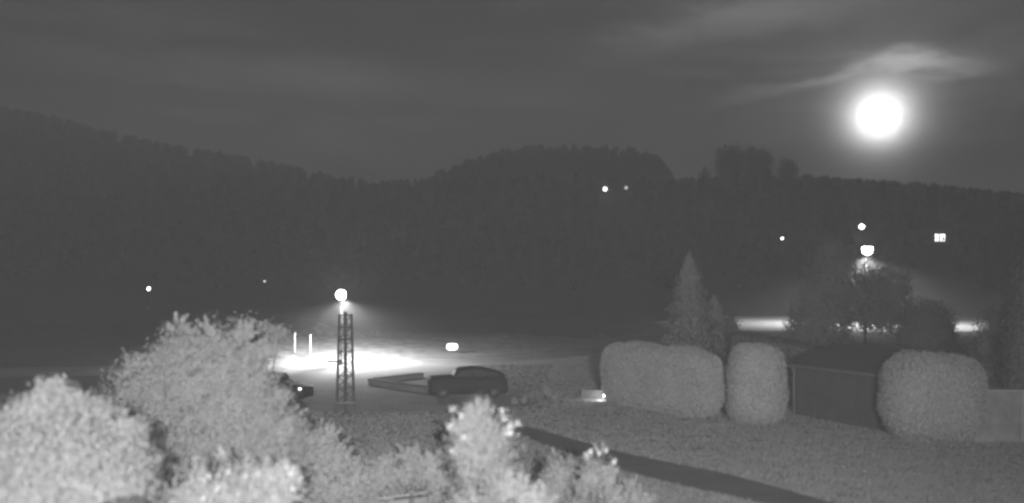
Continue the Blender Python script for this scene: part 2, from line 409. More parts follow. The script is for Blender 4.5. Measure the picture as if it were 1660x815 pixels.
def shrub(name, label, spec, Y, leaf, mat, seed, per_area=14, clump=.22, leaves=16, group=None, cat='shrub', asp=.5, flat=1.0, jitter=.22, sprays=0, depth=.8, spray_up=1.0, spray_len=.4, gap=.75):
    rng = np.random.default_rng(seed)
    L = px_lobes(spec, Y, depth)
    cx = float(np.mean([l[0][0] for l in L])); cy = float(np.mean([l[0][1] for l in L]))
    root = empty(name, (cx, cy, tz(cx, cy))); tag(root, label, cat, group)
    org = np.array([cx, cy, tz(cx, cy)])
    L = [(tuple(np.array(c) - org), r) for c, r in L]
    pts, nor = crown_points(L, per_area, clump, leaves, rng, jitter, flat)
    # leafy shoots breaking the outline, mostly upright
    for _ in range(sprays):
        c, r = L[rng.integers(len(L))]; d = rng.normal(0, 1, 3); d[2] = abs(d[2]) * spray_up + .25; d /= np.linalg.norm(d)
        p0 = np.array(c) + d * np.array(r) * .8; ln = .12 + (.35 + .8 * rng.random()) * min(np.mean(r), spray_len)
        up = d * .75 + np.array([0, 0, .35 * spray_up]) + rng.normal(0, .15, 3); m = 80; t = rng.random((m, 1))
        q = p0 + up * t * ln + rng.normal(0, .02 + .075 * ln, (m, 3)) * (1.1 - t)
        q[:, 2] = p0[2] + (q[:, 2] - p0[2]) * (1 if flat == 1 else .7)
        pts = np.concatenate([pts, q]); nor = np.concatenate([nor, rng.normal(0, 1, (m, 3)) + d])
    # hollows between the branches
    ph = rng.random((6, 3)) * 6.28; kv = rng.normal(0, 1, (6, 3)); kv *= (2 * np.pi / gap / np.linalg.norm(kv, axis=1))[:, None] * rng.uniform(.6, 1.5, (6, 1))
    hn = sum(np.sin(pts @ kv[i] + ph[i, 0]) for i in range(6))
    k = (pts[:, 2] > .02) & (hn > -1.75); pts, nor = pts[k], nor[k]
    link('foliage', quads_mesh('foliage', leaf_quads(pts, nor, leaf, rng, asp, .15, .95)), M[mat], root)
    stems(root, (0, 0, 0), [l[0] for l in L], .035 + .012 * max(l[0][2] for l in L) / 2, rng=rng)
    return root, L, org

# nearest, brightest shrub at lower left
shrub('broadleaf_shrub', 'brightest broad-leaved shrub filling the lower left corner',
      [(95, 692, 42), (50, 676, 34), (150, 692, 44), (40, 740, 42), (100, 750, 75, -.6), (188, 728, 42), (212, 755, 30), (60, 815, 80, -1.4), (150, 815, 80, -1.4), (-40, 800, 60, .3), (215, 795, 22),
       (70, 650, 12, 0, .6), (20, 712, 12, 0, .5), (120, 660, 14, 0, 1.6), (152, 668, 11, 0, 1.4), (38, 662, 14, 0, .5), (72, 634, 8, 0, .6), (88, 622, 7, 0, .5), (30, 680, 12, 0, .5), (8, 735, 14, 0, .5), (102, 640, 8, 0, 1.6), (185, 690, 9)],
      15.0, .045, 'leaf_bright', 1, per_area=44, clump=.36, leaves=74, flat=.4, sprays=240, spray_up=.25, spray_len=.5, jitter=.22)
shrub('tall_shrub', 'tall feathery grey shrub with several pointed tops behind the bright corner shrub',
      [(232, 632, 30), (214, 655, 24), (258, 618, 26), (312, 592, 34), (300, 626, 56), (372, 600, 40), (345, 615, 40), (340, 664, 78), (404, 612, 30), (400, 650, 42), (446, 690, 30), (440, 724, 44), (270, 700, 60), (380, 735, 75), (290, 775, 60), (320, 825, 80, .4),
       (288, 548, 9, 0, 3.0), (300, 565, 14, 0, 1.6), (338, 552, 10, 0, 2.5), (352, 572, 12, 0, 1.6), (392, 556, 12, 0, 2.3), (408, 570, 10, 0, 1.6), (430, 580, 11, 0, 1.5), (205, 612, 10, 0, 1.5), (232, 600, 9, 0, 1.4), (255, 596, 10, 0, 1.4), (452, 652, 12)],
      20.0, .05, 'leaf_mid', 2, per_area=28, clump=.42, leaves=84, sprays=300, spray_len=.36, jitter=.18)
fr_, fL_, fo_ = shrub('flowering_shrub', 'low bright shrub with white speckles at the bottom edge left of centre',
      [(335, 820, 40), (395, 808, 42), (440, 802, 32), (464, 776, 13), (455, 815, 26), (300, 828, 30)],
      15.5, .05, 'leaf_bright', 3, per_area=55, clump=.28, leaves=48, sprays=120)
shrub('loose_bush', 'loose grey bush leaning out from the tall feathery shrub toward the lit road',
      [(405, 560, 30), (432, 552, 20), (390, 590, 36), (420, 585, 20), (452, 548, 9)],
      27, .07, 'leaf_mid', 4, per_area=10, clump=.34, leaves=44, sprays=40, jitter=.3)
shrub('low_shrub', 'low grey shrub right of the white-speckled bush at the bottom edge',
      [(508, 735, 34), (530, 770, 38), (500, 790, 42), (560, 800, 36)], 21, .06, 'leaf_mid', 5, per_area=24, clump=.4, leaves=48, sprays=110)
small = [
    ('knee-high leafy plant left of the dark gaps in the planting bed', [(600, 770, 20), (590, 800, 28)], 22.0, 11),
    ('thin leafy plant between the two dark gaps of the planting bed', [(625, 752, 12), (630, 780, 20)], 22.4, 12),
    ('upright leafy plant just right of the dark gaps in the planting bed', [(664, 742, 13), (664, 775, 18)], 21.5, 13),
    ('wide low plant left of the tall column of foliage', [(700, 765, 24), (722, 790, 28)], 21.0, 14),
]
for lab, sp, Y, sd in small:
    shrub('bed_plant', lab, sp, Y, .055, 'leaf_mid', sd, per_area=40, clump=.17, leaves=34, sprays=22, group='plants in the front planting bed', cat='plant')
r_, L_, o_ = shrub('column_shrub', 'tall bright column of foliage with pale blossoms at bottom centre',
      [(782, 698, 20), (776, 722, 30), (786, 745, 36), (784, 785, 38), (782, 825, 42), (742, 702, 10), (818, 704, 12), (752, 720, 20), (777, 676, 9, 0, 1.6), (762, 690, 9, 0, 1.5)],
      16.5, .05, 'leaf_mid', 6, per_area=44, clump=.26, leaves=48, sprays=170, jitter=.2, spray_up=1.6, spray_len=.22)
rng = np.random.default_rng(77)
for (px, py) in ((476, 760), (470, 768), (462, 756), (474, 792), (466, 802), (340, 772), (372, 764), (352, 790), (398, 770), (420, 764), (446, 808), (330, 806), (385, 800)):
    p = np.array(P(px, py, 15.0)) - fo_; q = rng.normal(0, .022, (14, 3))
    link('blossom', quads_mesh('blossom', leaf_quads(p + q, q + np.array([0, -.1, .05]), .04, rng, .8)), M['leaf_petal'], fr_)
for (px, py, s) in ((734, 662, .09), (748, 672, .06), (814, 666, .08), (816, 678, .07), (838, 686, .07), (827, 703, .08), (752, 708, .05), (826, 690, .05), (730, 690, .06), (734, 730, .05)):
    p = np.array(P(px, py, 16.2)) - o_
    q = rng.normal(0, s * .45, (26, 3)); nrm = q + np.array([0, -.1, .05])
    link('blossom', quads_mesh('blossom', leaf_quads(p + q, nrm, .045, rng, .8)), M['leaf_petal'], r_)
    bm = bmesh.new(); b = Vector(P(782 + (px - 782) * .5, py + 24, 16.45)) - Vector(o_); tube(bm, [b, b.lerp(Vector(p), .6) + Vector((0, 0, .03)), p], [.012, .009, .006], 5)
    bmobj('twig', bm, M['leaf_bright'], r_)
r_, L_, o_ = shrub('rose_bush', 'small upright plant with pale tips in front of the dark path',
      [(972, 762, 19), (968, 790, 24), (976, 744, 11), (955, 775, 10), (990, 775, 9)], 19, .05, 'leaf_mid', 7, per_area=50, clump=.13, leaves=34, sprays=30, cat='plant')
for (px, py, s) in ((952, 738, .06), (958, 732, .05), (972, 733, .06), (982, 728, .06), (996, 748, .05)):
    p = np.array(P(px, py, 18.9)) - o_; q = rng.normal(0, s * .45, (18, 3))
    link('blossom', quads_mesh('blossom', leaf_quads(p + q, q + np.array([0, -.1, .05]), .055, rng, .8)), M['leaf_petal'], r_)
    bm = bmesh.new(); b = Vector(P(970, 765, 19)) - Vector(o_); tube(bm, [b, p], [.01, .005], 5); bmobj('twig', bm, M['leaf_mid'], r_)
small = [
    ('grey bushy plant left of the small pale-tipped plant', [(905, 770, 24), (925, 775, 22), (915, 800, 34), (890, 800, 22)], 21.0, 21, 'leaf_mid'),
    ('pale rounded plant at the bottom edge beside the foliage column', [(845, 812, 26), (870, 818, 22), (822, 805, 18)], 16.0, 22, 'leaf_bright'),
    ('low plant at the bottom edge below the small pale-tipped plant', [(950, 808, 22), (985, 812, 20)], 19.5, 23, 'leaf_mid'),
    ('low plant at the bottom edge right of the small pale-tipped plant', [(1022, 806, 18), (1045, 815, 15)], 20.5, 24, 'leaf_mid'),
]
for lab, sp, Y, sd, mt in small:
    shrub('border_plant', lab, sp, Y, .05, mt, sd, per_area=44, clump=.15, leaves=36, sprays=26, group='plants along the border by the path', cat='plant')

# ------------------------------------------------------------------ clipped hedges and bushes
def superblob(size, ex, n, rng, wob=.05):
    """points on a rounded-box shell of half sizes `size`; ex: squareness"""
    d = rng.normal(0, 1, (n * 2, 3)); d /= np.linalg.norm(d, axis=1, keepdims=True)
    # even out: reject by area weight
    r = (np.abs(d) ** ex).sum(1) ** (-1 / ex)
    p = d * r[:, None]
    w = r ** 2; k = rng.random(len(w)) < w / w.max(); p = p[k][:n]; d = d[k][:n]
    g = np.sign(p) * np.abs(p) ** (ex - 1) / np.array(size); g /= np.linalg.norm(g, axis=1, keepdims=True)
    P3 = p * np.array(size)
    wb = np.sin(P3[:, 0] * 2.1 + 1) * np.cos(P3[:, 2] * 1.7) + .6 * np.sin(P3[:, 0] * 4.7 + P3[:, 1] * 3) * np.sin(P3[:, 2] * 4.1)
    P3 = P3 + g * (wb * wob)[:, None]
    return P3, g
def clipped(name, label, a, b, thick, height, ex, leaf, mat, seed, dens=1450, cat='hedge', wob=.08, shape=None, group=None):
    """clipped hedge between ground points a and b"""
    rng = np.random.default_rng(seed)
    a = Vector(a); b = Vector(b); c = (a + b) / 2; L = (b - a).length; rz = math.atan2(b.y - a.y, b.x - a.x)
    root = empty(name, (c.x, c.y, 0), rz); tag(root, label, cat, group)
    half = (L / 2, thick / 2, height / 2)
    area = 2 * (L * thick + L * height + thick * height)
    p, g = superblob(half, ex, int(area * dens), rng, wob)
    if shape is not None:
        f = shape(p[:, 2] / half[2]); p[:, 0] *= f; p[:, 1] *= f
    p = p + g * rng.normal(-.03, .06, (len(p), 1)); p[:, 2] += half[2]
    k = p[:, 2] > .03
    link('foliage', quads_mesh('foliage', leaf_quads(p[k], g[k], leaf, rng, .65, .15, 1.1)), M[mat], root)
    # inner mass of twigs so that the hedge is not see-through
    bm = bmesh.new(); bmesh.ops.create_icosphere(bm, subdivisions=4, radius=1)
    for v in bm.verts:
        d = np.array(v.co); r = (np.abs(d) ** ex).sum() ** (-1 / ex); q = d * r
        f = float(shape(np.array([q[2]]))[0]) if shape is not None else 1
        v.co = (q[0] * (half[0] - .16) * f, q[1] * (half[1] - .16) * f, q[2] * (half[2] - .12) + half[2])
    bmobj('twig_core', bm, M['wood_core'], root, True)
    for i in range(max(2, int(L / .8))):
        bm = bmesh.new(); x = -L / 2 + (i + .5) * L / max(2, int(L / .8)); tube(bm, [(x, 0, -.05), (x + .05, .03, .3), (x, 0, .7)], [.06, .05, .03], 6)
        bmobj('stem', bm, M['bark'], root)
    return root
barrel = lambda z: .93 + .10 * np.cos(z * 1.4) - .04 * z
clipped('clipped_hedge', 'large clipped pale hedge block with rounded corners behind the lawn', (4.75, 43.4, 0), (8.5, 37.2, 0), 1.4, 2.9, 5.5, .055, 'hedge', 31)
clipped('barrel_bush', 'tall barrel-shaped clipped bush between the hedge block and the dark shed', (9.0, 36.9, 0), (11.2, 36.5, 0), 2.0, 3.25, 3.6, .055, 'hedge', 32, cat='bush', shape=barrel)
clipped('round_bush', 'wide rounded clipped bush in front of the dark shed\'s right end', (13.85, 33.3, 0), (17.3, 32.5, 0), 3.0, 3.2, 2.9, .055, 'hedge', 33, cat='bush', wob=.08)
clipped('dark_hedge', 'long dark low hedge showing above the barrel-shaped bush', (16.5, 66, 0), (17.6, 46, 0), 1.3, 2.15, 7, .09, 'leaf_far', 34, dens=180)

# ------------------------------------------------------------------ trees
def tree(name, label, X, Y, trunk_h, lobes, leaf, mat, seed, per_area=6, clump=.5, leaves=18, r0=.18, cat='tree', group=None, jitter=.2):
    rng = np.random.default_rng(seed)
    z0 = tz(X, Y); root = empty(name, (X, Y, z0)); tag(root, label, cat, group)
    L = [((c[0] - X, c[1] - Y, c[2] - z0), r) for c, r in lobes]
    pts, nor = crown_points(L, per_area, clump, leaves, rng, jitter)
    k = pts[:, 2] > .05
    link('crown', quads_mesh('crown', leaf_quads(pts[k], nor[k], leaf, rng, .6)), M[mat], root)
    bm = bmesh.new(); top = max(l[0][2] for l in L)
    tube(bm, [(0, 0, -.2), (.05, 0, trunk_h * .5), (-.04, .03, trunk_h), (0, 0, top)], [r0, r0 * .8, r0 * .65, r0 * .15], 8)
    for c, r in L:
        s = Vector((0, 0, trunk_h * (.7 + .3 * rng.random()))); e = Vector(c)
        tube(bm, [s, s.lerp(e, .5) + Vector((0, 0, .15)), e], [r0 * .45, r0 * .3, r0 * .1], 6)
    bmobj('trunk', bm, M['bark'], root, True)
    return root
def conifer(name, label, X, Y, h, rad, mat, seed, leaf=.22, n=5200, cat='tree', group=None):
    rng = np.random.default_rng(seed); z0 = tz(X, Y)
    root = empty(name, (X, Y, z0)); tag(root, label, cat, group)
    t = rng.random(n) ** .8; a = rng.random(n) * 2 * np.pi
    tier = .82 + .18 * np.cos(t * h * 5.0 + np.sin(a * 3) * .8)
    R = rad * (1 - t) ** .7 * tier * np.sqrt(.35 + .65 * rng.random(n)) * (1 + .12 * np.sin(a * 5 + t * 9))
    pts = np.stack([np.cos(a) * R, np.sin(a) * R, .06 * h + t * h * .94 - R * .18], 1)
    nor = np.stack([np.cos(a), np.sin(a), np.full(n, .6)], 1)
    link('crown', quads_mesh('crown', leaf_quads(pts, nor, leaf, rng, .45, .4)), M[mat], root)
    bm = bmesh.new(); tube(bm, [(0, 0, -.2), (0, 0, h * .5), (0, 0, h * .97)], [h * .022, h * .014, .01], 7); bmobj('trunk', bm, M['bark'], root, True)
    return root
p = G(1140, 573); conifer('conifer', 'pointed grey conifer rising behind the large clipped hedge block', (1118 - 830) / F * 68, 68, 7.9, 2.9, 'conifer', 41, n=9000)
conifer('conifer', 'shorter fuller conifer leaning on the right side of the pointed grey conifer', (1158 - 830) / F * 70, 70, 4.6, 2.3, 'conifer', 42, n=5200)
def lob(Y, *rows): return [(tuple(P(r[0], r[1], Y + (r[3] if len(r) > 3 else 0))), (r[2] / F * Y, r[2] / F * Y * .85, r[2] / F * Y * (r[4] if len(r) > 4 else 1))) for r in rows]
Yt = 80
tree('broadleaf_tree', 'large dim tree with a bare lower trunk in front of the lit far road', (1402 - 830) / F * Yt, Yt, 3.0,
     lob(Yt, (1352, 408, 16), (1350, 432, 28), (1348, 462, 40), (1340, 500, 48), (1328, 532, 42), (1388, 495, 32), (1415, 512, 24), (1300, 535, 26), (1440, 520, 20), (1442, 462, 28), (1458, 500, 28), (1415, 455, 22))  , .26, 'leaf_tree', 43, per_area=2.9, clump=.75, leaves=22, r0=.22)
tree('round_tree', 'dark rounded tree before the lit road right of the large dim tree', (1503 - 830) / F * 74, 74, 1.2,
     lob(74, (1503, 528, 36), (1490, 540, 32), (1518, 545, 30), (1475, 545, 18)), .2, 'leaf_dark', 44, per_area=9, clump=.5, leaves=20)
tree('slim_tree', 'dim slim tree left of the dark trunk at the right edge', (1618 - 830) / F * 52, 52, 1.6,
     lob(52, (1618, 520, 26), (1612, 560, 30), (1622, 600, 30), (1625, 495, 14)), .16, 'leaf_dark', 45, per_area=12, clump=.38, leaves=20)
tree('edge_tree', 'dark tree cut off by the right edge of the view', (1655 - 830) / F * 45, 45, 2.5,
     lob(45, (1662, 560, 26), (1664, 600, 26), (1685, 520, 40), (1700, 470, 50), (1652, 620, 14)), .15, 'leaf_dark', 46, per_area=14, clump=.36, leaves=18)
tree('small_bush', 'small dark bush at the left end of the lit far road', (1186 - 830) / F * 78, 78, .8,
     lob(78, (1186, 522, 10), (1180, 532, 13), (1188, 545, 14)), .16, 'leaf_dark', 47, per_area=14, clump=.35, leaves=18, cat='bush')
tree('roadside_bush', 'dim bush behind the two white posts on the road verge', (520 - 830) / F * 76, 76, .6,
     lob(76, (520, 541, 14), (538, 546, 12), (503, 548, 11), (528, 556, 14)), .14, 'leaf_far', 48, per_area=14, clump=.35, leaves=18, cat='bush')
tree('roadside_bush', 'low dim bush on the road verge right of the lamp mast', (610 - 830) / F * 77, 77, .5,
     lob(77, (600, 552, 10), (622, 553, 9), (640, 555, 7)), .14, 'leaf_far', 49, per_area=14, clump=.3, leaves=18, cat='bush')
tree('low_bush', 'low dark bush sloping up beside the rear of the parked car', (868 - 830) / F * 42, 42, .3,
     lob(42, (850, 645, 8), (868, 640, 11), (888, 634, 10), (900, 642, 10), (835, 650, 7)), .08, 'leaf_dark', 50, per_area=40, clump=.16, leaves=14, cat='bush', r0=.05)

# ------------------------------------------------------------------ woods on the far hills
rng = np.random.default_rng(9)
LIGHTS = []
def wood(name, label, n, xr, yr, hr, seed, cond=None):
    rng = np.random.default_rng(seed); A = []
    X = rng.uniform(*xr, n); Y = rng.uniform(*yr, n)
    if cond is not None:
        k = cond(X, Y); X, Y = X[k], Y[k]
    for lp, ly in LIGHTS:
        k = ~((np.abs(X / Y * F + 830 - lp) < 17) & (Y < ly + 12) & (Y > ly - 90)); X, Y = X[k], Y[k]
    H = rng.uniform(*hr, len(X)) * np.where((Y > 330) & (hr[1] < 12), .42, 1)
    if hr[1] > 12: H = H * np.interp(X / Y * F + 830, [690, 760, 850, 1010, 1055, 1088], [.3, .62, 1, 1, .88, .35])
    Z = terrain(X, Y); m = 34
    a = rng.random((len(X), m)) * 2 * np.pi; t = rng.random((len(X), m)); con = rng.random((len(X), 1)) < .55
    prof = np.where(con, (1 - t) ** .8, np.sqrt(np.clip(1 - (2 * t - 1) ** 2, .05, 1)))
    R = H[:, None] * np.where(con, .24, .33) * prof * (.55 + .45 * rng.random((len(X), m)))
    pts = np.stack([X[:, None] + np.cos(a) * R, Y[:, None] + np.sin(a) * R, Z[:, None] + H[:, None] * (.1 + .9 * t)], 2).reshape(-1, 3)
    nor = np.stack([np.cos(a), np.sin(a), np.full_like(a, .5)], 2).reshape(-1, 3)
    v = leaf_quads(pts, nor, float(np.mean(hr)) * .26, rng, .7)
    tag(link(name, quads_mesh(name, v), M['leaf_far']), label, 'woodland', kind='stuff')
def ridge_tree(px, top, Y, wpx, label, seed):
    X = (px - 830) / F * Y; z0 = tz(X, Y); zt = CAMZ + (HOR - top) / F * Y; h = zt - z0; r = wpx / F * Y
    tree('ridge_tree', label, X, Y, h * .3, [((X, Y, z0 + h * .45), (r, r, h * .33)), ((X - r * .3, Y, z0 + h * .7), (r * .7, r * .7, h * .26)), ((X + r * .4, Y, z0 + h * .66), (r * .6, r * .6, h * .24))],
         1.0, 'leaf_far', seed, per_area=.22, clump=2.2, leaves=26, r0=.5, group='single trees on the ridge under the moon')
ridge_tree(1185, 234, 440, 20, 'tallest ridge tree left of the moon', 71)
ridge_tree(1228, 240, 440, 20, 'broad ridge tree standing right beside the tallest one', 72)
ridge_tree(1277, 258, 440, 12, 'small ridge tree nearest below the moon', 73)
ridge_tree(1143, 274, 440, 6, 'tiny ridge tree alone in the gap between the wood and the tallest tree', 74)

# ------------------------------------------------------------------ dark shed
A = Vector((12.44, 38.9, 0)); u = Vector((.447, -.894, 0)).normalized(); v = Vector((u.y * -1, u.x, 0))
SL, SD, EH, RH = 4.9, 5.0, 2.27, 3.02
sh = empty('garden_shed', A, math.atan2(u.y, u.x)); tag(sh, 'long dark garden shed with a low pitched roof between the clipped bushes', 'shed')
bm = bmesh.new()
for (x0, y0, x1, y1) in ((0, 0, SL, 0), (0, SD, SL, SD), (0, 0, 0, SD), (SL, 0, SL, SD)):
    ln = math.hypot(x1 - x0, y1 - y0); k = int(ln / .2); ax = (x1 - x0) / ln; ay = (y1 - y0) / ln
    for i in range(k):
        s = (i + .5) * ln / k; yy = y0 + ay * s
        hh = EH if ax else EH + (RH - EH) * (1 - abs(yy - SD / 2) / (SD / 2)) - .03
        dd = .012 * (i % 2)
        box(bm, (x0 + ax * s, yy, hh / 2 - .02), ((ln / k - .012) if ax else .05 + dd, (ln / k - .012) if ay else .05 + dd, hh))
bmobj('wall_boards', bm, M['shed'], sh)['kind'] = 'stuff'
ang = math.atan2(RH - EH, SD / 2); sl_ = math.hypot(RH - EH, SD / 2) + .3
for sgn in (-1, 1):
    bm = bmesh.new()
    for i in range(5):       # felt courses
        box(bm, (SL / 2, 0, 0), (SL + .5, sl_ / 5 + .03, .03))
        vs = bm.verts[-8:] if False else list(bm.verts)[-8:]
        bmesh.ops.translate(bm, vec=(0, -sl_ / 2 + (i + .5) * sl_ / 5, .006 * (i % 2)), verts=vs)
    o = bmobj('roof_slope', bm, M['roof'], sh)
    mid = (SD / 2 - sgn * -1 * 0) if False else None
    cy = SD / 2 + sgn * (SD / 4 + .13); cz = (EH + RH) / 2 + .06 - .03
    o.location = (0, cy, cz); o.rotation_euler = (-sgn * ang, 0, 0)
bm = bmesh.new(); box(bm, (SL / 2, SD / 2, RH + .085), (SL + .52, .28, .05), .01); bmobj('ridge_cap', bm, M['roof'], sh)
bm = bmesh.new(); tube(bm, [(-.25, -.32, EH - .09), (SL + .25, -.32, EH - .07)], .05, 8); bmobj('gutter', bm, M['trim'], sh)
bm = bmesh.new(); tube(bm, [(-.02, -.3, EH - .1), (-.02, -.1, EH - .3), (-.02, -.08, .05)], .045, 8); bmobj('downpipe', bm, M['trim'], sh)
bm = bmesh.new(); box(bm, (2.9, -.045, 1.0), (.95, .04, 1.96), .008); dr = bmobj('door', bm, M['shed'], sh)
bm = bmesh.new(); box(bm, (3.28, -.085, 1.0), (.03, .04, .14), .005); bmobj('handle', bm, M['dark_steel'], dr)

# pale wall at the right edge
w0 = P(1575, 712, 32.5); w0.z = 0
wl = empty('garden_wall', (w0.x, 32.6, 0)); tag(wl, 'pale rendered garden wall end with a flat coping at the right edge', 'wall')
Wd = 1.72
bm = bmesh.new(); box(bm, (Wd / 2, 0, .93), (Wd, .5, 1.86), .01); bmobj('wall_body', bm, M['render'], wl)
k = 3
for i in range(k):
    bm = bmesh.new(); box(bm, (0, 0, 1.9), (Wd / k - .006, .62, .07), .008); o = bmobj('coping_slab', bm, M['coping'], wl); o.location = ((i + .5) * Wd / k + .03, 0, 0)
bm = bmesh.new(); box(bm, (Wd + .09, 0, .97), (.18, .58, 1.94), .012); bmobj('end_pier', bm, M['coping'], wl)

# ------------------------------------------------------------------ planting bed wall and dark board near the bottom edge
a = P(560, 812, 22.0); b = P(745, 786, 23.2)
d = b - a; rz = math.atan2(d.y, d.x); L = math.hypot(d.x, d.y)
rw = empty('retaining_wall', (a.x, a.y, 0), rz); tag(rw, 'low planting-bed wall with a pale capping at the bottom edge left of the foliage column', 'wall')
nb = 5
for i in range(nb):
    bm = bmesh.new(); box(bm, (0, 0, 0), (L / nb - .008, .3, .06), .01); o = bmobj('capping_slab', bm, M['coping'], rw); o.location = ((i + .5) * L / nb, 0, a.z - .02 + (i + .5) / nb * (b.z - a.z))
bm = bmesh.new(); box(bm, (L / 2, .02, min(a.z, b.z) / 2 - .06), (L, .22, min(a.z, b.z) - .02), .01); bmobj('wall_body', bm, M['stone'], rw)
a = P(200, 815, 13.0)
tb = empty('garden_chair', (a.x, 13.0, 0), .5); tag(tb, 'dark rounded chair back just showing at the bottom edge under the bright shrub', 'chair')
zt_ = a.z + .06
bm = bmesh.new()
for i in range(13):
    t = (i - 6) / 6
    box(bm, (t * .27, 0, zt_ - .22 - .06 * t * t), (.05, .035, .44), .006)
bmobj('backrest', bm, M['timber'], tb)
bm = bmesh.new(); tube(bm, [(-.33, 0, zt_ - .12), (-.26, 0, zt_ - .04), (-.1, 0, zt_), (.1, 0, zt_), (.26, 0, zt_ - .04), (.33, 0, zt_ - .12)], .045, 8); bmobj('top_rail', bm, M['timber'], tb, True)
bm = bmesh.new(); box(bm, (0, -.28, zt_ - .5), (.62, .55, .05), .01); bmobj('seat', bm, M['timber'], tb)
for sx in (-.29, .29):
    for sy in (-.52, 0):
        bm = bmesh.new(); box(bm, (sx, sy, (zt_ - .52) / 2), (.06, .06, zt_ - .52), .005); bmobj('leg', bm, M['timber'], tb)

# ------------------------------------------------------------------ street lamps, lattice mast, posts, lights
def globe(bm, r, c=(0, 0, 0), seg=24):
    bmesh.ops.create_uvsphere(bm, u_segments=seg, v_segments=seg // 2, radius=r, matrix=Matrix.Translation(c))
def street_lamp(name, label, X, Y, zl, r, mat, group=None, pole_r=.05, collar=True, pm='steel', added_hood=False, watts=0, cone=150):
    z0 = tz(X, Y); h = zl - z0
    root = empty(name, (X, Y, z0)); tag(root, label, 'street lamp', group)
    bm = bmesh.new(); tube(bm, [(0, 0, -.1), (0, 0, h * .5), (0, 0, h - r * 1.15)], [pole_r * 1.4, pole_r * 1.1, pole_r], 10); bmobj('pole', bm, M[pm], root, True)
    bm = bmesh.new(); lathe(bm, [(pole_r * 2.6, 0), (pole_r * 2.6, .25), (pole_r * 1.6, .32)], 14); bmobj('base', bm, M['steel'], root)
    bm = bmesh.new(); globe(bm, r, (0, 0, h)); bmobj('lamp_globe', bm, mat, root, True)
    if collar:
        bm = bmesh.new(); lathe(bm, [(pole_r * 1.3, h - r * 2.4), (pole_r * 1.6, h - r * 1.8), (r * .42, h - r * 1.1), (r * .62, h - r * .8)], 14); bmobj('collar', bm, M['white_post'], root, True)
    if watts:      # the lamp throws its light downwards
        ld = bpy.data.lights.new('lamp_light', 'SPOT'); ld.energy = watts; ld.spot_size = math.radians(cone); ld.spot_blend = .6; ld.shadow_soft_size = r * .5
        lo = bpy.data.objects.new('lamp_light', ld); COL.objects.link(lo); lo.parent = root; lo.location = (.15, .9, h - r * 1.5)
    if added_hood:
        bm = bmesh.new(); lathe(bm, [(r * 1.35, h + r * .35), (r * 1.25, h + r * .5), (r * .9, h + r * 1.12), (r * .2, h + r * 1.25)], 20); bmobj('added_hood', bm, M['steel'], root, True)  # opaque cap added to keep the far lamp's light off the hill
    return root
LY = 62.3
street_lamp('street_lamp', 'glaring white globe street lamp above the brightly lit road', (553 - 830) / F * LY, LY, CAMZ - (477 - HOR) / F * LY, .32, M['lamp'], watts=12500, cone=179)
street_lamp('street_lamp', 'bright globe lamp lighting the far road behind the large dim tree', (1406 - 830) / F * 113, 113, CAMZ - (404 - HOR) / F * 113, .62, M['lamp_far'], pole_r=.09, added_hood=True, watts=30000, cone=164, pm='timber', collar=False)
def hill_light(name, label, px, py, r, mat, group, hh=3.6):
    lo, hi = 146, 436
    for Y in np.linspace(lo, hi, 300):
        X = (px - 830) / F * Y; z = CAMZ - (py - HOR) / F * Y
        if z - tz(X, Y) < hh: break
    LIGHTS.append((px, Y))
    return street_lamp(name, label, X, Y, z, r, mat, group, pole_r=.06, collar=False, pm='timber')
hill_light('hillside_lamp', 'upper diamond-like lamp of the pair right of the conifers under the moon', 1397, 368, .75, M['hill_lamp'], 'lamps on the dark hillside')
hill_light('hillside_lamp', 'lamp alone at the far left of the dark valley', 241, 467, .28, M['dot'], 'lamps on the dark hillside')
hill_light('hillside_lamp', 'faint lamp above the tall feathery shrub', 429, 455, .22, M['dot_dim'], 'lamps on the dark hillside')
hill_light('hillside_lamp', 'bright lamp high in the wood under the central ridge', 981, 307, .62, M['dot'], 'lamps on the dark hillside')
hill_light('hillside_lamp', 'faint lamp right beside the high bright one', 1015, 305, .6, M['dot_dim'], 'lamps on the dark hillside')
hill_light('hillside_lamp', 'small lamp left of the lamp pair under the moon', 1268, 387, .3, M['dot'], 'lamps on the dark hillside')
hill_light('hillside_lamp', 'tiny faint lamp just under the lower bright lamp of the pair', 1405, 421, .25, M['dot_dim'], 'lamps on the dark hillside')

# lattice mast
MY = 43.0; MX = (560 - 830) / F * MY
mast = empty('lattice_mast', (MX, MY, 0), math.radians(14)); tag(mast, 'dark steel lattice mast standing before the lit road under the glaring lamp', 'mast')
mh = CAMZ - (508 - HOR) / F * MY
def hw(z): return .40 - .11 * z / mh
cor = [(-1, -1), (1, -1), (1, 1), (-1, 1)]
for cx, cy in cor:
    bm = bmesh.new(); tube(bm, [(cx * hw(0), cy * hw(0), -.05), (cx * hw(mh), cy * hw(mh), mh)], .045, 6); bmobj('leg', bm, M['dark_steel'], mast)
lv = 7
for l in range(lv):
    z0 = .1 + l * (mh - .15) / lv; z1 = .1 + (l + 1) * (mh - .15) / lv
    for k in range(4):
        a, b = cor[k], cor[(k + 1) % 4]
        if l % 2: a, b = b, a
        bm = bmesh.new(); tube(bm, [(a[0] * hw(z0), a[1] * hw(z0), z0), (b[0] * hw(z1), b[1] * hw(z1), z1)], .024, 5)
        bmobj('diagonal_brace', bm, M['dark_steel'], mast)
        bm = bmesh.new(); tube(bm, [(a[0] * hw(z1), a[1] * hw(z1), z1), (b[0] * hw(z1), b[1] * hw(z1), z1)], .024, 5)
        bmobj('horizontal_brace', bm, M['dark_steel'], mast)
bm = bmesh.new(); tube(bm, [(0, 0, 0), (0, 0, mh + .1)], .08, 8); bmobj('cable_duct', bm, M['dark_steel'], mast)
